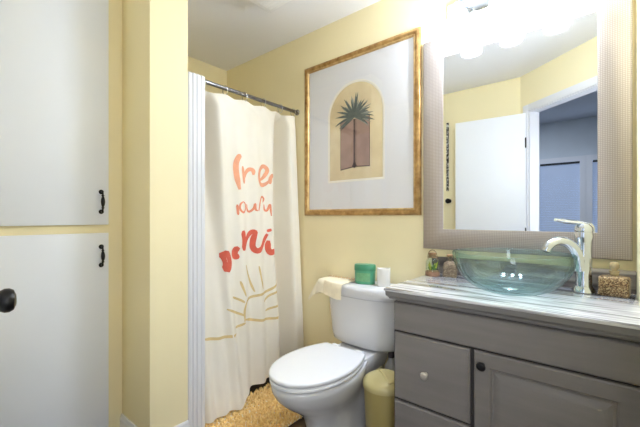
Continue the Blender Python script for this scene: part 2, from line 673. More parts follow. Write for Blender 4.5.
# ------------------------------------------------------------------ hall behind the camera (seen in the mirror)
b = MB()
X = [(-0.82, -0.30), (-0.20, 0.32)]
y0, y1 = -2.6, -2.5
wz0, wz1 = 0.75, H + 0.80
b.box(-2.2, -0.82, y0, y1, 0, CEIL + 0.1)
b.box(-0.30, -0.20, y0, y1, 0, CEIL + 0.1)
b.box(0.32, 1.7, y0, y1, 0, CEIL + 0.1)
for x0, x1 in X:
    b.box(x0, x1, y0, y1, 0, wz0)
    b.box(x0, x1, y0, y1, wz1, CEIL + 0.1)
struct('wall_hall_far', b, 'hall_wall')
struct('wall_hall_left', MB().box(-2.2, -2.1, -2.5, -0.10, 0, CEIL + 0.1), 'hall_wall')
struct('wall_hall_right', MB().box(1.6, 1.7, -2.5, 0.92, 0, CEIL + 0.1), 'hall_wall')
struct('wall_hall_front', MB().box(0.19, 1.6, 0.82, 0.92, 0, CEIL + 0.1), 'hall_wall')
struct('wall_hall_bath', MB().box(-2.1, -0.66, -0.17, -0.095, 0, CEIL + 0.1), 'hall_wall')
for i, (x0, x1) in enumerate(X):
    f = MB()
    f.box(x0 - 0.05, x0 + 0.02, -2.499, -2.478, wz0 - 0.05, wz1 + 0.06)
    f.box(x1 - 0.02, x1 + 0.05 - 0.002, -2.499, -2.478, wz0 - 0.05, wz1 + 0.06)
    f.box(x0 + 0.02, x1 - 0.02, -2.499, -2.478, wz1 - 0.01, wz1 + 0.06)
    f.box(x0 + 0.02, x1 - 0.02, -2.499, -2.470, wz0 - 0.05, wz0 + 0.01)
    wf = struct('window_%d' % (i + 1), f, 'trim')
    obj('glass_pane', MB().box(x0, x1, -2.575, -2.571, wz0, wz1), 'pane', wf)
    s = MB()
    n = 46
    for k in range(n):
        z = wz0 + 0.02 + (wz1 - wz0 - 0.06) * k / (n - 1)
        T = Matrix.Translation((0, -2.515, z)) @ Matrix.Rotation(math.radians(70), 4, "X")
        s.box(x0 + 0.012, x1 - 0.012, -0.0125, 0.0125, -0.0006, 0.0006, T=T)
    obj('blind_slats', s, 'slat', wf)
    obj('blind_headrail', MB().box(x0 + 0.022, x1 - 0.022, -2.53, -2.495, wz1 - 0.04, wz1 - 0.012), 'rubber', wf)

# ------------------------------------------------------------------ entry door folded back beside the doorway
hx, hy = -0.572, 0.040
ex, ey = -1.168, 0.092
ang = math.atan2(ey - hy, ex - hx)
L = math.hypot(ex - hx, ey - hy)
T = Matrix.Translation((hx, hy, 0)) @ Matrix.Rotation(ang, 4, 'Z')
d = MB()
d.box(0, L, -0.018, 0.018, 0.012, H + 0.925, bev=0.002, T=T)
door = struct('door_1', d, 'door_paint')
kp = T @ Vector((L - 0.062, -0.018, H - 0.199))           # room side is local -y (door runs toward -x)
nrm = (T.to_3x3() @ Vector((0, -1, 0))).normalized()
q = Vector((0, 0, 1)).rotation_difference(nrm).to_matrix().to_4x4()
TK = Matrix.Translation(kp) @ q
kn = MB()
kn.lathe([(0, 0), (0.026, 0), (0.027, 0.003), (0.024, 0.007), (0.011, 0.009), (0.010, 0.022), (0.013, 0.027), (0.024, 0.033),
          (0.0285, 0.041), (0.0285, 0.050), (0.024, 0.058), (0.013, 0.0625), (0, 0.0635)], n=36, T=TK)
obj('door_knob', kn, 'black', door)
for z in (0.22, 0.98, 1.78):
    obj('hinge', MB().tube([T @ Vector((0.0, -0.024, z - 0.045)), T @ Vector((0.0, -0.024, z + 0.045))], 0.006), 'black', door)

# wall strip and hook beyond the door (seen in the mirror)
s = MB()
s.box(-1.304, -1.279, -0.0295, -0.022, H + 0.27, H + 0.98, bev=0.002)
so = thing('wall_hanging', (-1.292, -0.03, H + 0.27), 'narrow black and white strip hanging on the rear wall beside the open door', 'wall decor')
obj('strip', s, 'strip', so)
hk = MB()
TH = Matrix.Translation((-1.275, -0.0298, H + 0.165)) @ Matrix.Rotation(-PI / 2, 4, 'X')
hk.lathe([(0, 0), (0.022, 0), (0.022, 0.004), (0.009, 0.008), (0.008, 0.03), (0.022, 0.038), (0.026, 0.048), (0.02, 0.056), (0, 0.06)], n=28, T=TH)
tag(obj('robe_hook', hk, 'black'), 'round black robe hook on the rear wall below the narrow strip', 'hook')

# ------------------------------------------------------------------ linen cabinet on the left
cab = thing('linen_cabinet', (-1.95, 0.38, 0.0), 'tall built-in linen cabinet with two plain white doors and black pulls', 'cabinet')
fr = MB()
fr.box(-1.9595, -1.948, 0.088, 0.7045, 0.0, 0.10)
fr.box(-1.9595, -1.948, 0.088, 0.130, 0.10, CEIL - 0.002)
fr.box(-1.9595, -1.948, 0.625, 0.7045, 0.10, CEIL - 0.002)
fr.box(-1.9595, -1.948, 0.130, 0.625, H - 0.10, H - 0.02)
fr.box(-1.9595, -1.948, 0.130, 0.625, CEIL - 0.1, CEIL - 0.002)
obj('face_frame', fr, 'yellow', cab)
for z0, z1, hz, hl_ in ((H - 0.038, CEIL - 0.06, H + 0.075, 0.120), (0.06, H - 0.079, H - 0.192, 0.112)):
    dm = MB().box(-1.9475, -1.928, 0.105, 0.646, z0, z1, bev=0.003)
    dr = obj('door', dm, 'white_paint', cab)
    p = MB()
    xh, yh = -1.928, 0.612
    hh = hl_ / 2
    for sgn in (-1, 1):
        TT = Matrix.Translation((xh, yh, hz + sgn * (hh - 0.011))) @ Matrix.Rotation(PI / 2, 4, 'Y')
        p.lathe([(0, 0), (0.0105, 0), (0.0115, 0.002), (0.009, 0.005), (0.0045, 0.007), (0.0045, 0.022), (0, 0.024)], n=18, T=TT)
    pts, rd = [], []
    for i in range(25):
        u = -1 + 2 * i / 24
        pts.append((xh + 0.020 + 0.006 * (1 - u * u), yh, hz + u * (hh - 0.008)))
        rd.append(0.0040 + 0.0052 * max(0, 1 - (u / 0.5) ** 2) + (0.003 if abs(abs(u) - 0.55) < 0.05 else 0))
    p.tube(pts, rd, n=12)
    obj('handle', p, 'black', dr)

# ------------------------------------------------------------------ shower
pan = MB()
pan.box(-2.575, -1.945, 0.925, 1.795, 0.0, 0.05, bev=0.004)
pan.box(-2.04, -1.945, 0.925, 1.795, 0.0501, 0.10, bev=0.012)
tag(obj('shower_pan', pan, 'pan'), 'white shower pan with a low curb behind the curtain', 'shower pan')

RX, RZ = -1.722, H + 0.752
rod = thing('shower_rod', (RX, 1.40, RZ), 'thin chrome shower rod running to the back wall', 'shower rod')
obj('rod', MB().tube([(RX, 1.010, RZ), (RX, 1.40, RZ), (RX, 1.79, RZ)], 0.0115, n=20), 'steel', rod)
for y, sg in ((1.0075, 1), (1.7985, -1)):
    TT = Matrix.Translation((RX, y, RZ)) @ Matrix.Rotation(-PI / 2 * sg, 4, 'X')
    obj('flange', MB().lathe([(0, 0), (0.021, 0), (0.021, 0.004), (0.016, 0.010), (0.0145, 0.022), (0, 0.022)], n=28, T=TT), 'steel', rod)

ZT, ZB = RZ - 0.036, 0.030
RING_Y = [1.045, 1.19, 1.33, 1.48, 1.63, 1.755]


def lobe(d, p=2.0):
    return math.exp(-abs(d) ** p)


def sig(v):
    return 1 / (1 + math.exp(-max(-40, min(40, v))))


def curtain_x(y, z):
    t = max(0.0, min(1.0, (ZT - z) / (ZT - ZB)))
    s = t ** 0.8
    # deep gathers between the folds
    x = -1.900 + 0.115 * t
    # front panel carrying the print
    cl = 1.098 + 0.125 * t
    cr = 1.606 - 0.052 * math.sin(PI * min(1.0, t / 0.85)) + 0.030 * t
    pl = sig((y - cl) / (0.008 + 0.012 * t))
    pr = sig((cr - y) / (0.009 + 0.004 * t))
    x += (0.196 - 0.092 * t) * pl * pr
    # shallow folds inside the panel
    x += (0.005 + 0.015 * s) * math.cos((y - 1.255 - 0.05 * s) / 0.128 * 2 * PI) * pl * pr
    # left fold: tucked back at the top, swelling toward the floor
    g = t ** 1.5
    x += (0.040 + 0.125 * g) * sig((y - 0.992 - 0.006) / 0.012) * sig((1.070 + 0.190 * t - y) / (0.010 + 0.014 * t))
    x += 0.010 * g * math.cos((y - 1.04) / 0.085 * 2 * PI) * sig((1.22 - y) / 0.02)
    # right fold
    x += (0.192 - 0.030 * t) * lobe((y - 1.733) / (0.053 + 0.006 * s), 7)
    # fine crumple
    x += 0.005 * (0.25 + t) * noise.noise((y * 9, z * 3.2, 1.3)) + 0.0035 * t * noise.noise((y * 22, z * 16, 5.1))
    # hung from the rings
    if t < 0.05:
        k = 1 - t / 0.05
        k = k * k * (3 - 2 * k)
        x = x * (1 - 0.85 * k) + (RX - 0.004 + 0.008 * math.cos((y - 1.045) / 0.143 * 2 * PI)) * 0.85 * k
    return x


def bottom(y):
    return ZB + 0.040 * sig((y - 1.268) / 0.010) + 0.02 * max(0, y - 1.25) + 0.004 * math.sin(y * 23)


NY, NZ = 260, 140
cur = thing('shower_curtain', (RX, 1.39, 0.02), 'ivory shower curtain with coral script lettering and a sun print', 'shower curtain')
P = []
for j in range(NZ + 1):
    row = []
    v = j / NZ
    for i in range(NY + 1):
        y = 0.992 + (1.782 - 0.992) * i / NY
        near = min(abs(y - r) for r in RING_Y) / 0.072
        zt = ZT - 0.010 * min(1, near) ** 1.4
        zb = bottom(y)
        z = zt + (zb - zt) * v
        row.append((curtain_x(y, z), y + 0.02 * (v ** 2) * (0.5 - (y - 0.992) / 0.79) * -1, z))
    P.append(row)
cf = obj('fabric', MB().grid(P), 'curtain', cur, smooth=180)


def at_px(u, v, x):
    t = (u - 320) / 345.0
    dx, dy = FV.x + t * RV.x, FV.y + t * RV.y
    k = x / dx
    return dy * k, H - (v - 217) / 345.0 * k


def stroke(mb, px, wid, x=-1.69):
    pts = []
    for p in px:
        y, z = at_px(p[0], p[1], x)
        pts.append((y, z, 0))
    c = catmull(pts, 8)
    n = len(c)
    rows = []
    for i, p in enumerate(c):
        d = (c[min(i + 1, n - 1)] - c[max(i - 1, 0)]).normalized()
        nn = Vector((-d.y, d.x, 0))
        e = i / (n - 1)
        tw = min(1.0, 0.5 + 3.2 * min(e, 1 - e))
        hw = wid * 0.0037 * tw
        row = []
        for k in range(5):
            q = p + nn * hw * (k / 2 - 1)
            t = max(0.0, (ZT - q.y) / (ZT - ZB))
            ysrc = q.x                                      # same stretch as the fabric
            yf = ysrc + 0.02 * (t ** 2) * ((ysrc - 0.992) / 0.79 - 0.5)
            row.append((curtain_x(ysrc, q.y) + 0.0016, yf, q.y))
        rows.append(row)
    mb.grid(rows)


def word(m, strokes, name='lettering', label=None):
    mb = MB()
    for px, wd in strokes:
        stroke(mb, px, wd)
    o = obj(name, mb, m, cur, smooth=180)
    if label:
        o['label'] = label


word('peach', [
    ([(241.5, 155.5), (238.6, 157.5), (236.6, 164), (237.0, 175), (239.4, 189.6)], 4.4),
    ([(243.2, 166), (244.2, 175), (244.8, 183.5)], 3.8),
    ([(244.8, 180), (247.0, 173), (250.5, 169.2), (253.6, 170.5), (253.8, 175)], 3.2),
    ([(258.5, 181), (264.5, 177.5), (268.0, 170.5), (265.0, 166), (260.6, 170), (259.3, 177.5), (261.5, 184.2), (266.0, 184.4), (270.5, 180)], 3.4),
    ([(270.0, 184), (270.6, 178), (273.2, 174.5)], 3.4)], label='peach script word free')
word('orange', [
    ([(237.4, 204.5), (237.8, 209.5), (238.2, 215)], 1.9),
    ([(243, 201.6), (240.0, 204.2), (239.8, 209.4), (243, 212.4), (246.0, 209.6), (246.2, 204.4), (243.2, 201.6)], 1.7),
    ([(248.3, 204), (248.7, 209.5), (250.9, 211.6), (253.9, 208.6), (255, 204), (255.4, 209.5), (257.3, 210.8)], 1.8),
    ([(258, 211), (260.2, 201.0), (262.8, 196.8), (265.2, 198.6), (264.2, 202.4)], 1.8),
    ([(265.4, 204.4), (265.8, 209.5), (267.9, 210.4), (269.8, 204.8), (270.4, 209), (271.0, 216)], 1.8)], label='orange script word your')
word('coral', [
    ([(224.6, 252.0), (227.6, 257), (228.8, 264), (227.4, 272)], 7.5),
    ([(238.6, 247.2), (235.8, 251), (236.0, 256.5), (238.8, 255.5)], 4.6),
    ([(242.6, 230.5), (243.8, 240), (243.2, 250.5)], 5.4),
    ([(243.6, 249), (247, 240), (252, 232.4), (256.5, 231.8)], 3.8),
    ([(256, 231.5), (253.6, 239), (253.2, 247), (256.5, 250.8), (262, 246.5), (268.2, 234)], 4.6),
    ([(268.8, 240.5), (268.4, 248.5), (270.8, 252.6), (273.8, 249.5)], 5.0),
    ], label='coral script word in heavy brush letters')
for dot in ([(269.2, 229), (269.8, 231.8)], [(275.2, 252.5), (276.2, 257)], [(276.6, 263), (277.2, 266.5)]):
    word('coral', [(dot, 4.0)], label='coral brush dot')
word('sun', [
    ([(245.4, 264.8), (250, 278), (254.8, 291.8)], 1.9),
    ([(257.6, 266), (260, 278), (262.4, 289)], 1.9),
    ([(239.5, 281), (242, 289), (245, 296)], 1.9),
    ([(233, 297), (239, 299.5), (243, 302)], 1.8),
    ([(242.7, 321), (242.9, 309), (247, 300.5), (256, 295.5), (268, 291.0), (277.8, 281)], 2.2),
    ([(226.5, 309), (235, 312), (243, 315)], 1.9),
    ([(242.7, 318.7), (256, 320), (270, 318.5), (283, 314.7)], 2.2),
    ([(266, 311), (273, 306.5), (281, 304)], 1.9),
    ([(264, 302), (271, 294), (279, 289.5)], 1.9),
    ([(204, 339), (218, 338), (235, 333)], 2.2),
    ([(234.6, 327.5), (239, 325), (243.4, 322)], 1.9)], 'sun_print')

# clear liner showing past the curtain at the wall end
P = []
for j in range(40):
    z = RZ - 0.05 + (0.12 - RZ + 0.05) * j / 39
    P.append([(-1.92 + 0.006 * math.sin(i * 1.1) * (0.4 + j / 60), 1.55 + 0.243 * i / 24, z) for i in range(25)])
tag(obj('shower_liner', MB().grid(P), 'liner', smooth=180), 'clear vinyl shower liner behind the ivory curtain near the back wall', 'shower liner')

ring0 = None
pos_words = ['nearest the fluted jamb', 'second from the fluted jamb', 'third from the fluted jamb', 'third from the back wall',
             'second from the back wall', 'nearest the back wall']
for i, y in enumerate(RING_Y):
    if ring0 is None:
        r = MB()
        pts = [(0.0225 * math.sin(a) * 0.85, 0.004 * math.sin(a), -0.012 + 0.029 * math.cos(a)) for a in [2 * PI * k / 28 for k in range(28)]]
        r.tube([(RX + p[0], y + p[1], RZ + p[2]) for p in pts], 0.0021, n=8, closed=True)
        o = ring0 = obj('curtain_ring', r, 'chrome', origin=(RX, y, RZ))
    else:
        o = ring0.copy()
        COL.objects.link(o)
        o.location = (RX, y, RZ)
    tag(o, 'chrome curtain ring on the shower rod, ' + pos_words[i], 'curtain ring', 'curtain rings on the shower rod')

# ------------------------------------------------------------------ exhaust fan on the ceiling
fx0, fx1, fy0, fy1 = -1.565, -1.335, 1.145, 1.392
fan = thing('exhaust_fan', ((fx0 + fx1) / 2, (fy0 + fy1) / 2, CEIL - 0.060), 'square white exhaust fan cover on the ceiling', 'exhaust fan')
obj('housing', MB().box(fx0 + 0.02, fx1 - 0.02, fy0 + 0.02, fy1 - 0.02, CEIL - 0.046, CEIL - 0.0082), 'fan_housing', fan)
obj('flange', MB().box(fx0 - 0.045, fx1 + 0.01, fy0 - 0.03, fy1 + 0.012, CEIL - 0.008, CEIL - 0.0006, bev=0.003), 'fan_housing', fan)  # thin tan plate, run out farther past the cover on one side
obj('cover', MB().box(fx0, fx1, fy0, fy1, CEIL - 0.060, CEIL - 0.0462, bev=0.004), 'fan_white', fan)
s = MB()
for k in range(9):
    s.box(fx0 + 0.03, fx1 - 0.03, fy0 + 0.03 + k * 0.024, fy0 + 0.036 + k * 0.024, CEIL - 0.0615, CEIL - 0.0601)
obj('grille', s, 'fan_white', fan)

# ------------------------------------------------------------------ framed palm print
px0, px1, pz0, pz1 = -1.640, -0.786, H + 0.010, H + 1.036
pic = thing('framed_print', ((px0 + px1) / 2, 1.80, pz0), 'large gold framed palm tree print with a white mat on the yellow wall', 'framed picture')
WY = 1.7995


def frame_ring(x0, x1, z0, z1, prof):
    """prof: (inset, protrusion) pairs, mitred frame facing -y"""
    m = MB()
    cor = [(0, 0), (1, 0), (1, 1), (0, 1)]
    rings = []
    for cx, cz in cor + [cor[0]]:
        rings.append([((x0 + i) if cx == 0 else (x1 - i), WY - p, (z0 + i) if cz == 0 else (z1 - i)) for i, p in prof])
    m.loft(rings, False, False)
    bmesh.ops.remove_doubles(m.bm, verts=m.bm.verts[:], dist=1e-6)
    return m


obj('frame', frame_ring(px0, px1, pz0, pz1, [(0, 0), (0, 0.012), (0.003, 0.018), (0.010, 0.022), (0.018, 0.024), (0.026, 0.021), (0.031, 0.017), (0.031, 0)]), 'gold', pic, smooth=50)
obj('inner_lip', frame_ring(px0 + 0.0312, px1 - 0.0312, pz0 + 0.0312, pz1 - 0.0312, [(0, 0), (0, 0.019), (0.004, 0.021), (0.008, 0.018), (0.010, 0.010), (0.010, 0)]), 'gold_light', pic, smooth=50)
ax, aw, az0, az1 = -1.222, 0.198, H + 0.238, H + 0.842
asp = az1 - aw


def arch(off, y, n=40):
    r = aw + off
    p = [(ax - r, y, az0 - off), (ax + r, y, az0 - off)]
    for k in range(n + 1):
        a = PI * k / n
        p.append((ax + r * math.cos(a), y, asp + r * math.sin(a)))
    return p


def outer_rect(n=40):
    x0, x1, z0, z1 = px0 + 0.04, px1 - 0.04, pz0 + 0.04, pz1 - 0.04
    y = WY - 0.007
    p = [(x0, y, z0), (x1, y, z0)]
    for k in range(n + 1):
        u = k / n
        if u < 0.25:
            p.append((x1, y, asp + (z1 - asp) * u * 4))
        elif u <= 0.75:
            p.append((x1 + (x0 - x1) * (u - 0.25) * 2, y, z1))
        else:
            p.append((x0, y, z1 + (asp - z1) * (u - 0.75) * 4))
    return p


obj('mat_board', MB().loft([outer_rect(), arch(0.014, WY - 0.007)], False, False), 'mat_board', pic, smooth=0)
obj('mat_bevel', MB().loft([arch(0.014, WY - 0.0072), arch(0.011, WY - 0.0075), arch(0.0, WY - 0.0045)], False, False), 'mat_bevel', pic, smooth=0)
pr = obj('print', MB().loft([arch(0.006, WY - 0.001), arch(0.006, WY - 0.003)]), 'paper', pic, smooth=0)


def flat(mb, pts, y):
    mb.loft([[(x, WY, z) for x, z in pts], [(x, WY - y, z) for x, z in pts]])


t = MB()
flat(t, [(ax - 0.112, H + 0.302), (ax + 0.0, H + 0.314), (ax + 0.108, H + 0.310), (ax + 0.108, H + 0.616), (ax - 0.112, H + 0.616)], 0.0033)
obj('painted_trunk', t, 'print_mauve', pr, smooth=0)
t = MB()
for xx, ww in ((-0.112, 0.003), (-0.010, 0.011), (0.006, 0.003), (0.105, 0.004)):
    flat(t, [(ax + xx, H + 0.308), (ax + xx + ww, H + 0.308), (ax + xx + ww, H + 0.616), (ax + xx, H + 0.616)], 0.0036)
flat(t, [(ax - 0.024, H + 0.316), (ax - 0.009, H + 0.345), (ax + 0.001, H + 0.345), (ax + 0.016, H + 0.316)], 0.0036)
flat(t, [(ax - 0.112, H + 0.300), (ax, H + 0.314), (ax + 0.108, H + 0.309), (ax + 0.108, H + 0.314), (ax, H + 0.320), (ax - 0.112, H + 0.306)], 0.0036)
obj('painted_outline', t, 'print_dark', pr, smooth=0)
random.seed(5)
for mname, ll, yo, sh in (('print_leaf2', 23, 0.0038, 0.1), ('print_leaf', 21, 0.0044, 0.0)):
    t = MB()
    for k in range(ll):
        a = math.radians(-30 + 240 * (k + 0.5) / ll + random.uniform(-5, 5))
        ln = random.uniform(0.115, 0.165) * (0.95 if math.sin(a) < 0.35 else 0.92) * (1.0 if mname == 'print_leaf' else 0.92)
        bend = -0.5 * math.cos(a) * random.uniform(0.3, 1.2)
        left, right = [], []
        x, z = ax - 0.004, H + 0.628
        n = 9
        for q in range(n + 1):
            e = q / n
            aa = a + bend * e
            wd = 0.0068 * (math.sin(PI * min(1, 0.12 + e * 0.9)) ** 0.8) + 0.0004
            left.append((x - math.sin(aa) * wd, z + math.cos(aa) * wd))
            right.append((x + math.sin(aa) * wd, z - math.cos(aa) * wd))
            x += math.cos(aa) * ln / n
            z += math.sin(aa) * ln / n
        flat(t, left + right[::-1], yo + 0.00002 * k)
    obj('painted_leaves', t, mname, pr, smooth=0)
obj('glass', MB().box(px0 + 0.038, px1 - 0.038, WY - 0.0115, WY - 0.0095, pz0 + 0.038, pz1 - 0.038), 'pane', pic, smooth=0)

# ------------------------------------------------------------------ mirror
mx0, mx1, mz0, mz1 = -0.768, 0.068, H - 0.168, H + 0.935
mir = thing('vanity_mirror', ((mx0 + mx1) / 2, 1.80, mz0), 'large mirror in a wide pewter grid textured frame above the vanity', 'mirror')
obj('frame', frame_ring(mx0, mx1, mz0, mz1, [(0, 0), (0, 0.018), (0.004, 0.023), (0.012, 0.026), (0.092, 0.014), (0.100, 0.012), (0.105, 0.010), (0.105, 0)]), 'pewter', mir, smooth=30)
obj('mirror_glass', MB().box(mx0 + 0.1051, mx1 - 0.1051, WY - 0.009, WY - 0.001, mz0 + 0.1051, mz1 - 0.1051), 'mirror', mir, smooth=0)

# ------------------------------------------------------------------ vanity light
vl = thing('vanity_light', (-0.37, 1.80, H + 1.0), 'chrome bar light with three glowing glass shades above the mirror', 'wall light')
obj('backplate', MB().box(-0.64, -0.10, 1.775, WY, H + 1.00, H + 1.085, bev=0.008), 'chrome', vl)
for lx in (-0.555, -0.37, -0.185):
    LY, LZ = 1.685, H + 0.855
    obj('arm', MB().tube(catmull([(lx, 1.776, H + 1.045), (lx, 1.73, H + 1.055), (lx, LY, H + 1.045), (lx, LY, H + 1.02)]), 0.008, n=12), 'chrome', vl)
    obj('socket', MB().lathe([(0, 0.165), (0.02, 0.165), (0.03, 0.150), (0.031, 0.128), (0, 0.128)], (lx, LY, LZ)), 'chrome', vl)
    obj('shade', MB().lathe([(0.031, 0.127), (0.040, 0.120), (0.046, 0.10), (0.048, 0.05), (0.050, 0.0), (0.0475, 0.0), (0.0455, 0.05), (0.0435, 0.10), (0.038, 0.117), (0.031, 0.123)], (lx, LY, LZ)), 'frosted', vl)
    obj('bulb', MB().lathe([(0, 0.022), (0.014, 0.026), (0.024, 0.038), (0.027, 0.052), (0.024, 0.068), (0.015, 0.085), (0.013, 0.125), (0, 0.125)], (lx, LY, LZ), n=24), 'bulb', vl)

# ------------------------------------------------------------------ vanity
VX0, VX1, VY = -0.690, 0.078, 1.315
van = thing('vanity_cabinet', (-0.306, 1.55, 0), 'grey stained vanity cabinet with drawers and a raised panel door', 'cabinet')
b = MB()
b.box(VX0, VX1, VY, 1.795, 0.09, H - 0.340, bev=0.002)
b.box(VX0 + 0.02, VX1, VY + 0.06, 1.795, 0.0, 0.0899)
obj('body', b, 'vanity', van)
b = MB()
b.box(VX0 - 0.004, VX1, VY - 0.0005, VY - 0.0003, 0.10, H - 0.352)
obj('gap_shade_sheet', b, 'gap_shade', van)  # thin dark sheet painting the shade between drawer and door fronts
FY = VY - 0.019


def slab(x0, x1, z0, z1, y=FY):
    m = MB()
    rects(m, [(x0, x1, z0, z1, VY - 0.0006), (x0, x1, z0, z1, y + 0.006), (x0 + 0.006, x1 - 0.006, z0 + 0.006, z1 - 0.006, y)])
    return m


obj('false_drawer_front', slab(VX0 + 0.003, VX1 - 0.002, H - 0.469, H - 0.353), 'vanity', van)
XM = -0.386
dz = [(H - 0.748, H - 0.476), (0.11, H - 0.757)]
for i, (z0, z1) in enumerate(dz):
    dr = obj('drawer', slab(VX0 + 0.004, XM, z0, z1), 'vanity', van)
    kz = H - 0.613 if i == 0 else (z0 + z1) / 2
    TT = Matrix.Translation((-0.548, FY, kz)) @ Matrix.Rotation(PI / 2, 4, 'X')
    obj('knob', MB().lathe([(0, 0), (0.008, 0), (0.006, 0.004), (0.005, 0.012), (0.009, 0.016), (0.0145, 0.019), (0.0155, 0.023), (0.012, 0.028), (0, 0.030)], n=28, T=TT), 'nickel', dr)
x0, x1, z0, z1 = XM + 0.014, VX1 - 0.004, 0.11, H - 0.476
m = MB()
st = [(0, 0.0185, 0), (0, 0.006, 0), (0.006, 0.0, 0), (0.050, 0.0, 0), (0.054, 0.003, 0), (0.058, 0.010, 0), (0.066, 0.0105, 0), (0.088, 0.002, 0), (0.092, 0.001, 0)]
rects(m, [(x0 + i, x1 - i, z0 + i, z1 - i, FY + yy) for i, yy, _ in st])
vd = obj('door', m, 'vanity', van, smooth=20)
TT = Matrix.Translation((-0.342, FY, H - 0.520)) @ Matrix.Rotation(PI / 2, 4, 'X')
o = obj('knob', MB().lathe([(0, 0), (0.008, 0), (0.006, 0.004), (0.005, 0.012), (0.009, 0.015), (0.0150, 0.018), (0.0155, 0.022), (0.012, 0.026), (0, 0.028)], n=28, T=TT), 'black', vd)
o['label'] = 'round black knob'

CX0, CX1, CY0, CZ = -0.722, 0.079, 1.270, H - 0.295
top = thing('countertop', (-0.32, 1.53, H - 0.3399), 'white marble-look countertop streaked with grey on the vanity', 'countertop')
obj('slab', MB().box(CX0, CX1, CY0, 1.797, CZ - 0.012, CZ, bev=0.004), 'marble', top)
m = MB()
m.loft([[(CX0 + d, 1.795, z) for d, z in ()] or [(x, y, z) for x, y, z in ring] for ring in (
    [(CX0 + 0.006, CY0 + 0.006, CZ - 0.0125), (CX1, CY0 + 0.006, CZ - 0.0125), (CX1, 1.795, CZ - 0.0125), (CX0 + 0.006, 1.795, CZ - 0.0125)],
    [(CX0 + 0.007, CY0 + 0.007, CZ - 0.030), (CX1, CY0 + 0.007, CZ - 0.030), (CX1, 1.795, CZ - 0.030), (CX0 + 0.007, 1.795, CZ - 0.030)],
    [(CX0 + 0.016, CY0 + 0.016, CZ - 0.038), (CX1, CY0 + 0.016, CZ - 0.038), (CX1, 1.795, CZ - 0.038), (CX0 + 0.016, 1.795, CZ - 0.038)],
    [(CX0 + 0.018, CY0 + 0.018, CZ - 0.0445), (CX1, CY0 + 0.018, CZ - 0.0445), (CX1, 1.795, CZ - 0.0445), (CX0 + 0.018, 1.795, CZ - 0.0445)])])
obj('edge_moulding', m, 'band', top, smooth=0)
obj('backsplash', MB().box(CX0, CX1, 1.780, 1.797, CZ + 0.0002, CZ + 0.088, bev=0.003), 'marble_dark', top)

# ------------------------------------------------------------------ vessel sink
SX, SY = -0.298, 1.515
sink = thing('vessel_sink', (SX, SY, CZ), 'round clear green glass vessel sink on the marble countertop', 'sink')
R0, HB = 0.212, 0.152
pr_o = []
for k in range(22):
    a = k / 21
    r = 0.055 + (R0 - 0.055) * math.sin(a * PI / 2) ** 0.9
    z = 0.001 + HB * (1 - math.cos(a * PI / 2)) ** 0.92
    pr_o.append((r, z))
pr_i = [(max(0.0, r - 0.010), z + 0.010 * (1 - k / 21)) for k, (r, z) in enumerate(pr_o)]
prof = [(0, 0.001)] + pr_o + [(R0 - 0.003, HB + 0.004), (R0 - 0.007, HB + 0.004)] + pr_i[::-1] + [(0, 0.012)]
obj('bowl', MB().lathe(prof, (SX, SY, CZ), n=72), 'bowl', sink, smooth=60)
obj('drain', MB().lathe([(0, 0.0135), (0.026, 0.0135), (0.028, 0.016), (0.024, 0.019), (0.010, 0.0195), (0, 0.0195)], (SX, SY, CZ), n=32), 'chrome', sink)

# ------------------------------------------------------------------ faucet
FX, FYY = -0.078, 1.712
fau = thing('faucet', (FX, FYY, CZ), 'tall chrome vessel faucet with curved spout beside the glass bowl', 'faucet')
obj('base', MB().lathe([(0, 0.0004), (0.039, 0.0004), (0.039, 0.006), (0.035, 0.016), (0.031, 0.024), (0, 0.024)], (FX, FYY, CZ), n=40), 'chrome', fau)
obj('body', MB().lathe([(0, 0.0242), (0.029, 0.0242), (0.0275, 0.06), (0.0275, 0.17), (0.029, 0.205), (0.032, 0.214), (0.032, 0.220), (0.030, 0.236), (0.0, 0.236)], (FX, FYY, CZ), n=40), 'chrome', fau)
dx, dy = -0.272 - FX, 1.515 - FYY
dl = math.hypot(dx, dy)
dx, dy = dx / dl, dy / dl
sp = [(0.012, 0.085), (0.022, 0.135), (0.042, 0.172), (0.072, 0.194), (0.105, 0.200), (0.134, 0.192), (0.152, 0.176), (0.160, 0.160)]
c = catmull([(FX + dx * a, FYY + dy * a, CZ + z) for a, z in sp], 6)
n = len(c)
obj('spout', MB().tube(c, [0.0235 - 0.0075 * (i / (n - 1)) ** 0.7 for i in range(n)], n=20), 'chrome', fau)
obj('cap', MB().lathe([(0, 0.2362), (0.029, 0.2362), (0.031, 0.242), (0.029, 0.256), (0.020, 0.268), (0, 0.273)], (FX, FYY, CZ), n=36), 'chrome', fau)
lv = catmull([(FX + 0.012, FYY + 0.006, CZ + 0.262), (FX - 0.02, FYY - 0.01, CZ + 0.272), (FX - 0.055, FYY - 0.03, CZ + 0.276), (FX - 0.088, FYY - 0.05, CZ + 0.284)], 6)
n = len(lv)
obj('lever', MB().tube(lv, [0.0165 - 0.005 * i / n for i in range(n)], n=16, flat=0.55), 'chrome', fau)

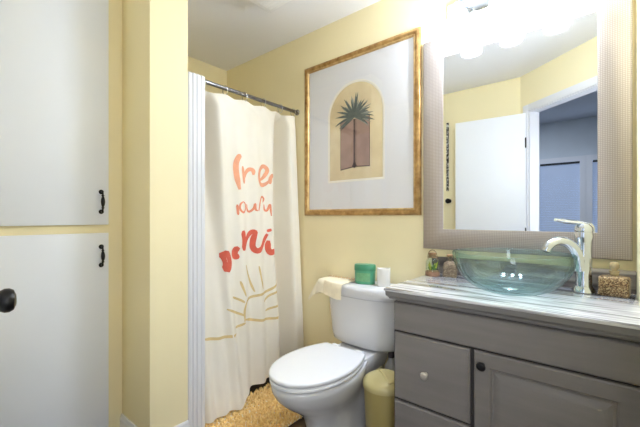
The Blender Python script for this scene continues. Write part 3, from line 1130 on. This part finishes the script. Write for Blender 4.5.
# ------------------------------------------------------------------ bottles on the counter
JX, JY = -0.680, 1.688
jar = thing('terrarium_jar', (JX, JY, CZ), 'small corked glass jar with yellow-green succulents beside the brown bottle', 'jar')
obj('glass', MB().lathe([(0, 0.001), (0.031, 0.001), (0.033, 0.004), (0.033, 0.070), (0.028, 0.082), (0.019, 0.088), (0.019, 0.100), (0.021, 0.102), (0.018, 0.104), (0.017, 0.088), (0.026, 0.080), (0.031, 0.069), (0.031, 0.006), (0, 0.005)], (JX, JY, CZ), n=36), 'jar_glass', jar)
obj('base_band', MB().lathe([(0.0332, 0.001), (0.0348, 0.003), (0.0348, 0.020), (0.0332, 0.023)], (JX, JY, CZ), n=36), 'jarbase', jar)
obj('soil', MB().lathe([(0, 0.0062), (0.030, 0.0062), (0.030, 0.026), (0.018, 0.030), (0, 0.029)], (JX, JY, CZ), n=24), 'cork', jar)
random.seed(11)
for mname in ('leafy', 'leafy2'):
    lf = MB()
    for k in range(14):
        a = random.uniform(0, 2 * PI)
        r = random.uniform(0.002, 0.014)
        hgt = random.uniform(0.022, 0.046) * (1 if mname == 'leafy' else 0.7)
        p0 = Vector((JX + r * math.cos(a), JY + r * math.sin(a), CZ + 0.027))
        tip = p0 + Vector((0.010 * math.cos(a), 0.010 * math.sin(a), hgt))
        lf.tube([p0, p0.lerp(tip, 0.4), p0.lerp(tip, 0.8), tip], [0.002, 0.0042, 0.003, 0.0004], n=6)
    obj('succulents', lf, mname, jar)
obj('cork', MB().lathe([(0, 0.092), (0.0165, 0.092), (0.0185, 0.116), (0, 0.117)], (JX, JY, CZ), n=24), 'cork', jar)
hd = [(JX + 0.024 * math.cos(a), JY, CZ + 0.094 + 0.036 * math.sin(a)) for a in [PI * (-0.12 + 1.24 * k / 24) for k in range(25)]]
tw = MB().tube(hd, 0.0018, n=8)
tw.tube([(JX + 0.0215 * math.cos(a), JY + 0.0215 * math.sin(a), CZ + 0.094) for a in [2 * PI * k / 24 for k in range(24)]], 0.0022, n=8, closed=True)
obj('twine_handle', tw, 'twine', jar)

BX, BY = -0.603, 1.715
bt = thing('decorative_bottle', (BX, BY, CZ), 'small brown textured square bottle between the jar and the glass bowl', 'bottle')
TT = Matrix.Translation((BX, BY, CZ)) @ Matrix.Rotation(math.radians(14), 4, 'Z')
m = MB()


def rr(w_, d_, z, r=0.008, n=5):
    p = []
    for cx, cy, a0 in ((w_ - r, d_ - r, 0), (-w_ + r, d_ - r, 90), (-w_ + r, -d_ + r, 180), (w_ - r, -d_ + r, 270)):
        for k in range(n + 1):
            a = math.radians(a0 + 90 * k / n)
            p.append((cx + r * math.cos(a), cy + r * math.sin(a), z))
    return p


m.loft([rr(0.032, 0.022, 0.001), rr(0.033, 0.023, 0.006), rr(0.0315, 0.0215, 0.050), rr(0.028, 0.019, 0.066), rr(0.016, 0.014, 0.076), rr(0.012, 0.012, 0.079)], T=TT)
obj('body', m, 'brown_weave', bt)
obj('neck', MB().lathe([(0, 0.0792), (0.010, 0.0792), (0.0105, 0.092), (0.013, 0.094), (0.013, 0.098), (0, 0.098)], (BX, BY, CZ), n=24), 'brown_weave', bt)
obj('stopper', MB().lathe([(0, 0.0982), (0.008, 0.0982), (0.015, 0.102), (0.016, 0.107), (0.010, 0.112), (0, 0.113)], (BX, BY, CZ), n=24), 'cork', bt)

QX, QY = 0.014, 1.700
bx = thing('mosaic_bottle', (QX, QY, CZ), 'squat square bronze mosaic bottle with round amber stopper beside the faucet', 'bottle')
TT = Matrix.Translation((QX, QY, CZ)) @ Matrix.Rotation(math.radians(-8), 4, 'Z')
m = MB()
m.loft([rr(0.042, 0.030, 0.001, 0.004), rr(0.044, 0.032, 0.004, 0.005), rr(0.044, 0.032, 0.066, 0.005), rr(0.040, 0.029, 0.072, 0.006), rr(0.018, 0.016, 0.076, 0.006)], T=TT)
obj('body', m, 'mosaic', bx)
obj('neck', MB().lathe([(0, 0.0762), (0.013, 0.0762), (0.014, 0.088), (0.016, 0.090), (0.016, 0.094), (0, 0.094)], (QX, QY, CZ), n=28), 'amber', bx)
obj('stopper', MB().lathe([(0, 0.0942), (0.008, 0.0942), (0.010, 0.099), (0.0150, 0.107), (0.0155, 0.116), (0.011, 0.125), (0, 0.128)], (QX, QY, CZ), n=28), 'amber', bx)

# ------------------------------------------------------------------ toilet
TX = -1.085
toi = thing('toilet', (TX, 1.40, 0), 'white two piece toilet with the lid closed against the yellow wall', 'toilet')


def egg(yf, yb, hw, z, frac=0.46, hb=None, n=28):
    """outline from the back, widest at frac, rounded front"""
    hb = hw * 0.66 if hb is None else hb
    Lg = yb - yf
    half = []
    for k in range(n + 1):
        e = k / n
        s_ = e * e * (3 - 2 * e) if e < 0.5 else e * e * (3 - 2 * e)
        s_ = 0.5 * (e + s_)
        y = yb - Lg * s_
        if s_ < frac:
            q = s_ / frac
            wv = hb + (hw - hb) * math.sin(q * PI / 2) ** 0.85
        else:
            wv = hw * math.sqrt(max(0, 1 - ((s_ - frac) / (1 - frac)) ** 2.05))
        half.append((wv, y))
    pts = [(TX - wv, y, z) for wv, y in half] + [(TX + wv, y, z) for wv, y in half[-2::-1]]
    return pts


bowl = MB()
bowl.loft([
    egg(1.205, 1.63, 0.112, 0.0005, 0.5, 0.100), egg(1.202, 1.635, 0.116, 0.012, 0.5, 0.104), egg(1.215, 1.63, 0.108, 0.035, 0.5, 0.098),
    egg(1.225, 1.61, 0.102, 0.10, 0.5, 0.090), egg(1.200, 1.59, 0.106, 0.17, 0.5, 0.088), egg(1.145, 1.57, 0.124, 0.22, 0.5, 0.086),
    egg(1.082, 1.56, 0.150, 0.265, 0.5, 0.090), egg(1.040, 1.56, 0.167, 0.305, 0.48, 0.098), egg(1.020, 1.55, 0.176, 0.340, 0.46, 0.105),
    egg(1.016, 1.55, 0.179, 0.362, 0.46, 0.112), egg(1.022, 1.55, 0.175, 0.372, 0.46, 0.110), egg(1.040, 1.54, 0.158, 0.375, 0.46, 0.100)])
bowl.loft([rr(0.10, 0.145, 0.28, 0.03), rr(0.115, 0.155, 0.335, 0.03), rr(0.120, 0.158, 0.380, 0.03), rr(0.114, 0.152, 0.387, 0.03)],
          T=Matrix.Translation((TX, 1.630, 0)))
obj('bowl', bowl, 'porcelain', toi, smooth=60)


def scale_ring(r, s_):
    cy = 1.27
    return [(TX + (x - TX) * s_, cy + (y - cy) * s_, z) for x, y, z in r]


seat = MB()
E = lambda z, s_: scale_ring(egg(1.010, 1.500, 0.180, z, 0.45, 0.124), s_)
seat.loft([E(0.3755, 0.90), E(0.3805, 0.90), E(0.381, 0.985), E(0.3835, 1.0), E(0.393, 1.0), E(0.396, 0.985), E(0.3965, 0.90), E(0.3985, 0.89)])
obj('seat', seat, 'seat_plastic', toi, smooth=50)
lid = MB()
E = lambda z, s_: scale_ring(egg(1.006, 1.503, 0.182, z, 0.45, 0.127), s_)
lid.loft([E(0.399, 0.88), E(0.4018, 0.89), E(0.4022, 0.982), E(0.407, 0.998), E(0.415, 1.0), E(0.420, 0.990), E(0.4222, 0.97), E(0.4235, 0.90), E(0.4250, 0.7), E(0.4260, 0.4), E(0.4262, 0.1)])
obj('lid', lid, 'seat_plastic', toi, smooth=60)
for sx in (-0.078, 0.078):
    obj('hinge_cap', MB().box(TX + sx - 0.024, TX + sx + 0.024, 1.506, 1.535, 0.3885, 0.416, bev=0.007, seg=3), 'seat_plastic', toi)
    obj('bolt_cap', MB().lathe([(0.016, 0.0005), (0.016, 0.012), (0.010, 0.022), (0, 0.024)], (TX + sx * 1.68, 1.47, 0)), 'porcelain', toi)


def dplan(w_, dep, z, nn=2.7, n=40, yb=1.785):
    p = []
    for k in range(n + 1):
        a = PI * k / n
        c_, s_ = math.cos(a), math.sin(a)
        p.append((TX + w_ * (1 if c_ >= 0 else -1) * abs(c_) ** (2 / nn), yb - dep * s_ ** (2 / nn), z))
    return p


tank = MB()
tank.loft([dplan(0.185, 0.145, 0.3885), dplan(0.215, 0.175, 0.393), dplan(0.232, 0.192, 0.408), dplan(0.238, 0.197, 0.44), dplan(0.252, 0.204, 0.56), dplan(0.262, 0.210, 0.672)])
obj('tank', tank, 'porcelain', toi, smooth=50)
tl = MB()
tl.loft([dplan(0.264, 0.211, 0.6725), dplan(0.276, 0.220, 0.680), dplan(0.280, 0.224, 0.695), dplan(0.280, 0.224, 0.720), dplan(0.275, 0.219, 0.733),
         dplan(0.264, 0.208, 0.738)])
obj('tank_lid', tl, 'porcelain', toi, smooth=50)
lv = MB()
lv.tube([(TX - 0.252, 1.70, 0.63), (TX - 0.272, 1.70, 0.63)], 0.008)
lv.tube([(TX - 0.274, 1.70, 0.63), (TX - 0.276, 1.73, 0.627), (TX - 0.274, 1.755, 0.622)], [0.006, 0.0055, 0.007], flat=0.8)
obj('flush_lever', lv, 'chrome', toi)

# supply line between wall and tank
sup = thing('water_supply', (-1.0, 1.76, 0.158), 'braided water supply hose and shut-off valve behind the toilet', 'plumbing')
m = MB().tube([(-1.0, 1.783, 0.17), (-1.0, 1.74, 0.17)], 0.011)
m.lathe([(0, 0), (0.017, 0.0), (0.017, 0.03), (0, 0.03)], (-1.0, 1.742, 0.158), n=20)
obj('valve', m, 'chrome', sup)
obj('hose', MB().tube(catmull([(-1.0, 1.742, 0.19), (-0.985, 1.735, 0.26), (-1.0, 1.725, 0.32), (-1.005, 1.72, 0.37), (-1.005, 1.72, 0.384)]), 0.006, n=10), 'hose', sup)

# ------------------------------------------------------------------ things on the tank
GX, GY, GZ = -1.078, 1.688, 0.7385
tin = thing('oval_box', (GX, GY, GZ), 'oval sea green lidded box on the toilet tank', 'box')


def oval(a, b_, z, n=40, e=2.4):
    p = []
    for k in range(n):
        q = 2 * PI * k / n
        c_, s_ = math.cos(q), math.sin(q)
        p.append((a * math.copysign(abs(c_) ** (2 / e), c_), b_ * math.copysign(abs(s_) ** (2 / e), s_), z))
    return p


TT = Matrix.Translation((GX, GY, GZ)) @ Matrix.Rotation(math.radians(14), 4, 'Z') @ Matrix.Scale(0.93, 4, (1, 0, 0))
obj('body', MB().loft([oval(0.060, 0.034, 0.0), oval(0.063, 0.037, 0.004), oval(0.064, 0.038, 0.076)], T=TT), 'tin', tin)
obj('lid', MB().loft([oval(0.066, 0.040, 0.0762), oval(0.0665, 0.0405, 0.081), oval(0.0665, 0.0405, 0.104), oval(0.063, 0.037, 0.110), oval(0.05, 0.027, 0.111)], T=TT), 'tin_dark', tin)
lb = MB()
rows = []
for z in (0.016, 0.064):
    rows.append([(x, -0.0382 * (1 - abs(x / 0.064) ** 2.4) ** (1 / 2.4) - 0.0007, z) for x in [-0.044 + 0.088 * k / 20 for k in range(21)]])
lb.grid(rows)
lb._tf(lb.bm.verts[:], TT)
obj('front_label', lb, 'tin_label', tin)

cp = MB()
WX, WYc = -0.958, 1.690
n = 40
prof = [(0.0, 0.0), (0.033, 0.0), (0.0355, 0.004), (0.037, 0.10)]
cp.lathe(prof + [(0.034, 0.10), (0.032, 0.008), (0, 0.008)], (WX, WYc, 0.7385), n=n)
for v in cp.bm.verts:
    if v.co.z > 0.7385 + 0.095:
        a = math.atan2(v.co.y - WYc, v.co.x - WX)
        v.co.z += 0.006 * (abs(math.cos(a - 0.6)) ** 6) - 0.004
tag(obj('tumbler', cp, 'white_cup'), 'small white tumbler with a notched rim beside the green oval box', 'cup')

# washcloth draped over the left end of the tank lid
cl = thing('washcloth', (-1.34, 1.66, 0.73), 'cream washcloth with a tan lace edge draped over the toilet tank', 'cloth')
P = []
lace = []
NA, NB = 44, 40
a0, a1 = -1.495, -1.140


def lid_front(x):
    q = min(1.0, abs((x - TX) / 0.280))
    return 1.785 - 0.224 * (1 - q ** 2.7) ** (1 / 2.7)


def cloth_pt(u, v):
    x = a0 + (a1 - a0) * u
    xe = TX - 0.272                                         # left end of the lid
    e = max(0.0, xe - x)
    yf = min(1.612, lid_front(max(x, xe + 0.02)) - 0.004)
    yb = 1.715
    run = yb - yf
    drop = 0.088 + 0.004 * math.sin(u * 9)
    s_ = v * (run + drop)
    q = max(0.0, s_ - run)
    y = yb - min(s_, run) - 0.016 * (1 - math.exp(-q / 0.012)) - 0.004 * math.sin(u * 15) * q / drop
    ez = 0.85 * e
    z = 0.7430 - math.sqrt(max(0, q - 0.004) ** 2 + ez ** 2)
    if e > 0:
        x = xe - 0.55 * e
    z += 0.003 * noise.noise((x * 40, y * 40, 2)) + 0.002
    return (x, y, z)


obj('terry', MB().grid([[cloth_pt(i / NA, j / NB) for i in range(NA + 1)] for j in range(NB + 1)]), 'cloth', cl, smooth=180)
P = []
for dlt in (0.0, 0.5, 1.0):
    P.append([(p[0], p[1] + 0.024 * dlt - 0.002, p[2] + 0.0035 + 0.003 * math.sin(i * 1.7)) for i, p in ((i, cloth_pt(i / 60, 0.05)) for i in range(10, 61))])
obj('lace_edge', MB().grid(P), 'lace', cl, smooth=180)

# ------------------------------------------------------------------ waste bin, bottle, brush behind it
KX, KY = -0.842, 1.490
can = thing('waste_bin', (KX, KY, 0), 'cream plastic swing lid waste bin between the toilet and vanity', 'waste bin')
obj('body', MB().lathe([(0, 0.001), (0.082, 0.001), (0.085, 0.005), (0.099, 0.296), (0.099, 0.298), (0, 0.298)], (KX, KY, 0), n=56), 'cream_plastic', can)
dome = [(0.1035, 0.2985), (0.1045, 0.303), (0.1035, 0.312)]
for k in range(1, 13):
    a = PI / 2 * k / 12
    dome.append((0.1035 * math.cos(a) if k < 12 else 0, 0.312 + 0.046 * math.sin(a)))
obj('lid', MB().lathe([(0, 0.2985)] + dome, (KX, KY, 0), n=56), 'cream_lid', can, smooth=60)
fl = MB()
rows = []
for i in range(15):
    u = -1 + 2 * i / 14
    row = []
    for j in range(15):
        vv = -1 + 2 * j / 14
        wx, wy = u * 0.054, vv * 0.080
        rad = math.hypot(wx, wy)
        k = min(0.999, rad / 0.1035)
        z = 0
        row.append(rotz((KX, KY, 0), math.radians(52)) @ Vector((KX + 0.042 + wx, KY + wy, 0)))
        rr_ = math.hypot(0.042 + wx, wy)
        k = min(1.0, rr_ / 0.1035)
        row[-1].z = 0.312 + 0.046 * math.sqrt(max(0, 1 - k * k)) + 0.0042
        if rr_ > 0.1035:
            f = 0.1035 / rr_
            row[-1].x = KX + (row[-1].x - KX) * f
            row[-1].y = KY + (row[-1].y - KY) * f
    rows.append(row)
fl.grid(rows)
fo = obj('swing_flap', fl, 'cream_lid', can, smooth=60)
so_ = fo.modifiers.new('thickness', 'SOLIDIFY')
so_.thickness = 0.0026
so_.offset = -1

NX, NYY = -0.925, 1.715
cb = thing('cleaning_bottle', (NX, NYY, 0), 'white cleaning bottle with dark and red label behind the cream bin', 'bottle')
obj('body', MB().lathe([(0, 0.001), (0.036, 0.001), (0.038, 0.006), (0.038, 0.27), (0.032, 0.30), (0.016, 0.33), (0.014, 0.345), (0, 0.345)], (NX, NYY, 0), n=32), 'bottle_white', cb)
obj('cap', MB().lathe([(0, 0.3452), (0.017, 0.3452), (0.016, 0.375), (0.010, 0.385), (0, 0.386)], (NX, NYY, 0), n=24), 'label_dark', cb)
obj('label_panel', MB().lathe([(0.0384, 0.10), (0.0386, 0.10), (0.0386, 0.20), (0.0384, 0.20)], (NX, NYY, 0), n=32), 'label_red', cb)
m = MB()
for z in (0.215, 0.235, 0.252):
    m.lathe([(0.0384, z), (0.0387, z), (0.0387, z + 0.010), (0.0384, z + 0.010)], (NX, NYY, 0), n=32)
obj('label_stripes', m, 'label_dark', cb)

HX, HY = -1.085, 1.715
br = thing('toilet_brush', (HX, HY, 0), 'cream toilet brush in a rounded holder behind the toilet foot', 'toilet brush')
obj('holder', MB().lathe([(0, 0.001), (0.040, 0.001), (0.046, 0.02), (0.048, 0.07), (0.042, 0.115), (0.028, 0.135), (0.018, 0.138), (0, 0.138)], (HX, HY, 0), n=32), 'cream_lid', br)
obj('brush_handle', MB().tube([(HX, HY, 0.1382), (HX, HY, 0.20), (HX, HY, 0.255)], [0.008, 0.006, 0.009], n=12), 'cream_lid', br)

# ------------------------------------------------------------------ bath mat
mat_o = thing('bath_mat', (-1.45, 1.20, 0), 'tan shaggy chenille bath mat on the dark floor before the curtain', 'bath mat')
mx_0, mx_1, my_0, my_1 = -1.715, -1.315, 0.95, 1.62
obj('backing', MB().box(mx_0, mx_1, my_0, my_1, 0.0006, 0.008, bev=0.002), 'cloth', mat_o)
random.seed(21)
m = MB()
sp_ = 0.0165
ny = int((my_1 - my_0) / sp_)
nx = int((mx_1 - mx_0) / sp_)
for j in range(ny + 1):
    for i in range(nx + 1):
        x = mx_0 + sp_ * (i + 0.5 * (j % 2)) + random.uniform(-0.004, 0.004)
        y = my_0 + sp_ * j + random.uniform(-0.004, 0.004)
        a = random.uniform(0, 2 * PI)
        le = random.uniform(0.008, 0.016)
        hh = random.uniform(0.016, 0.024)
        if x < -1.56 and y < 1.3:
            hh *= 0.6                                       # flattened under the curtain hem
        ca, sa = math.cos(a), math.sin(a)
        m.tube([(x, y, 0.006), (x + ca * le * 0.3, y + sa * le * 0.3, 0.006 + hh * 0.7), (x + ca * le * 0.7, y + sa * le * 0.7, 0.006 + hh),
                (x + ca * le * 1.15, y + sa * le * 1.15, 0.004 + hh * 0.85)], [0.0055, 0.0062, 0.0062, 0.0035], n=6)
po = obj('pile', m, 'pile', mat_o, smooth=70)
po['kind'] = 'stuff'
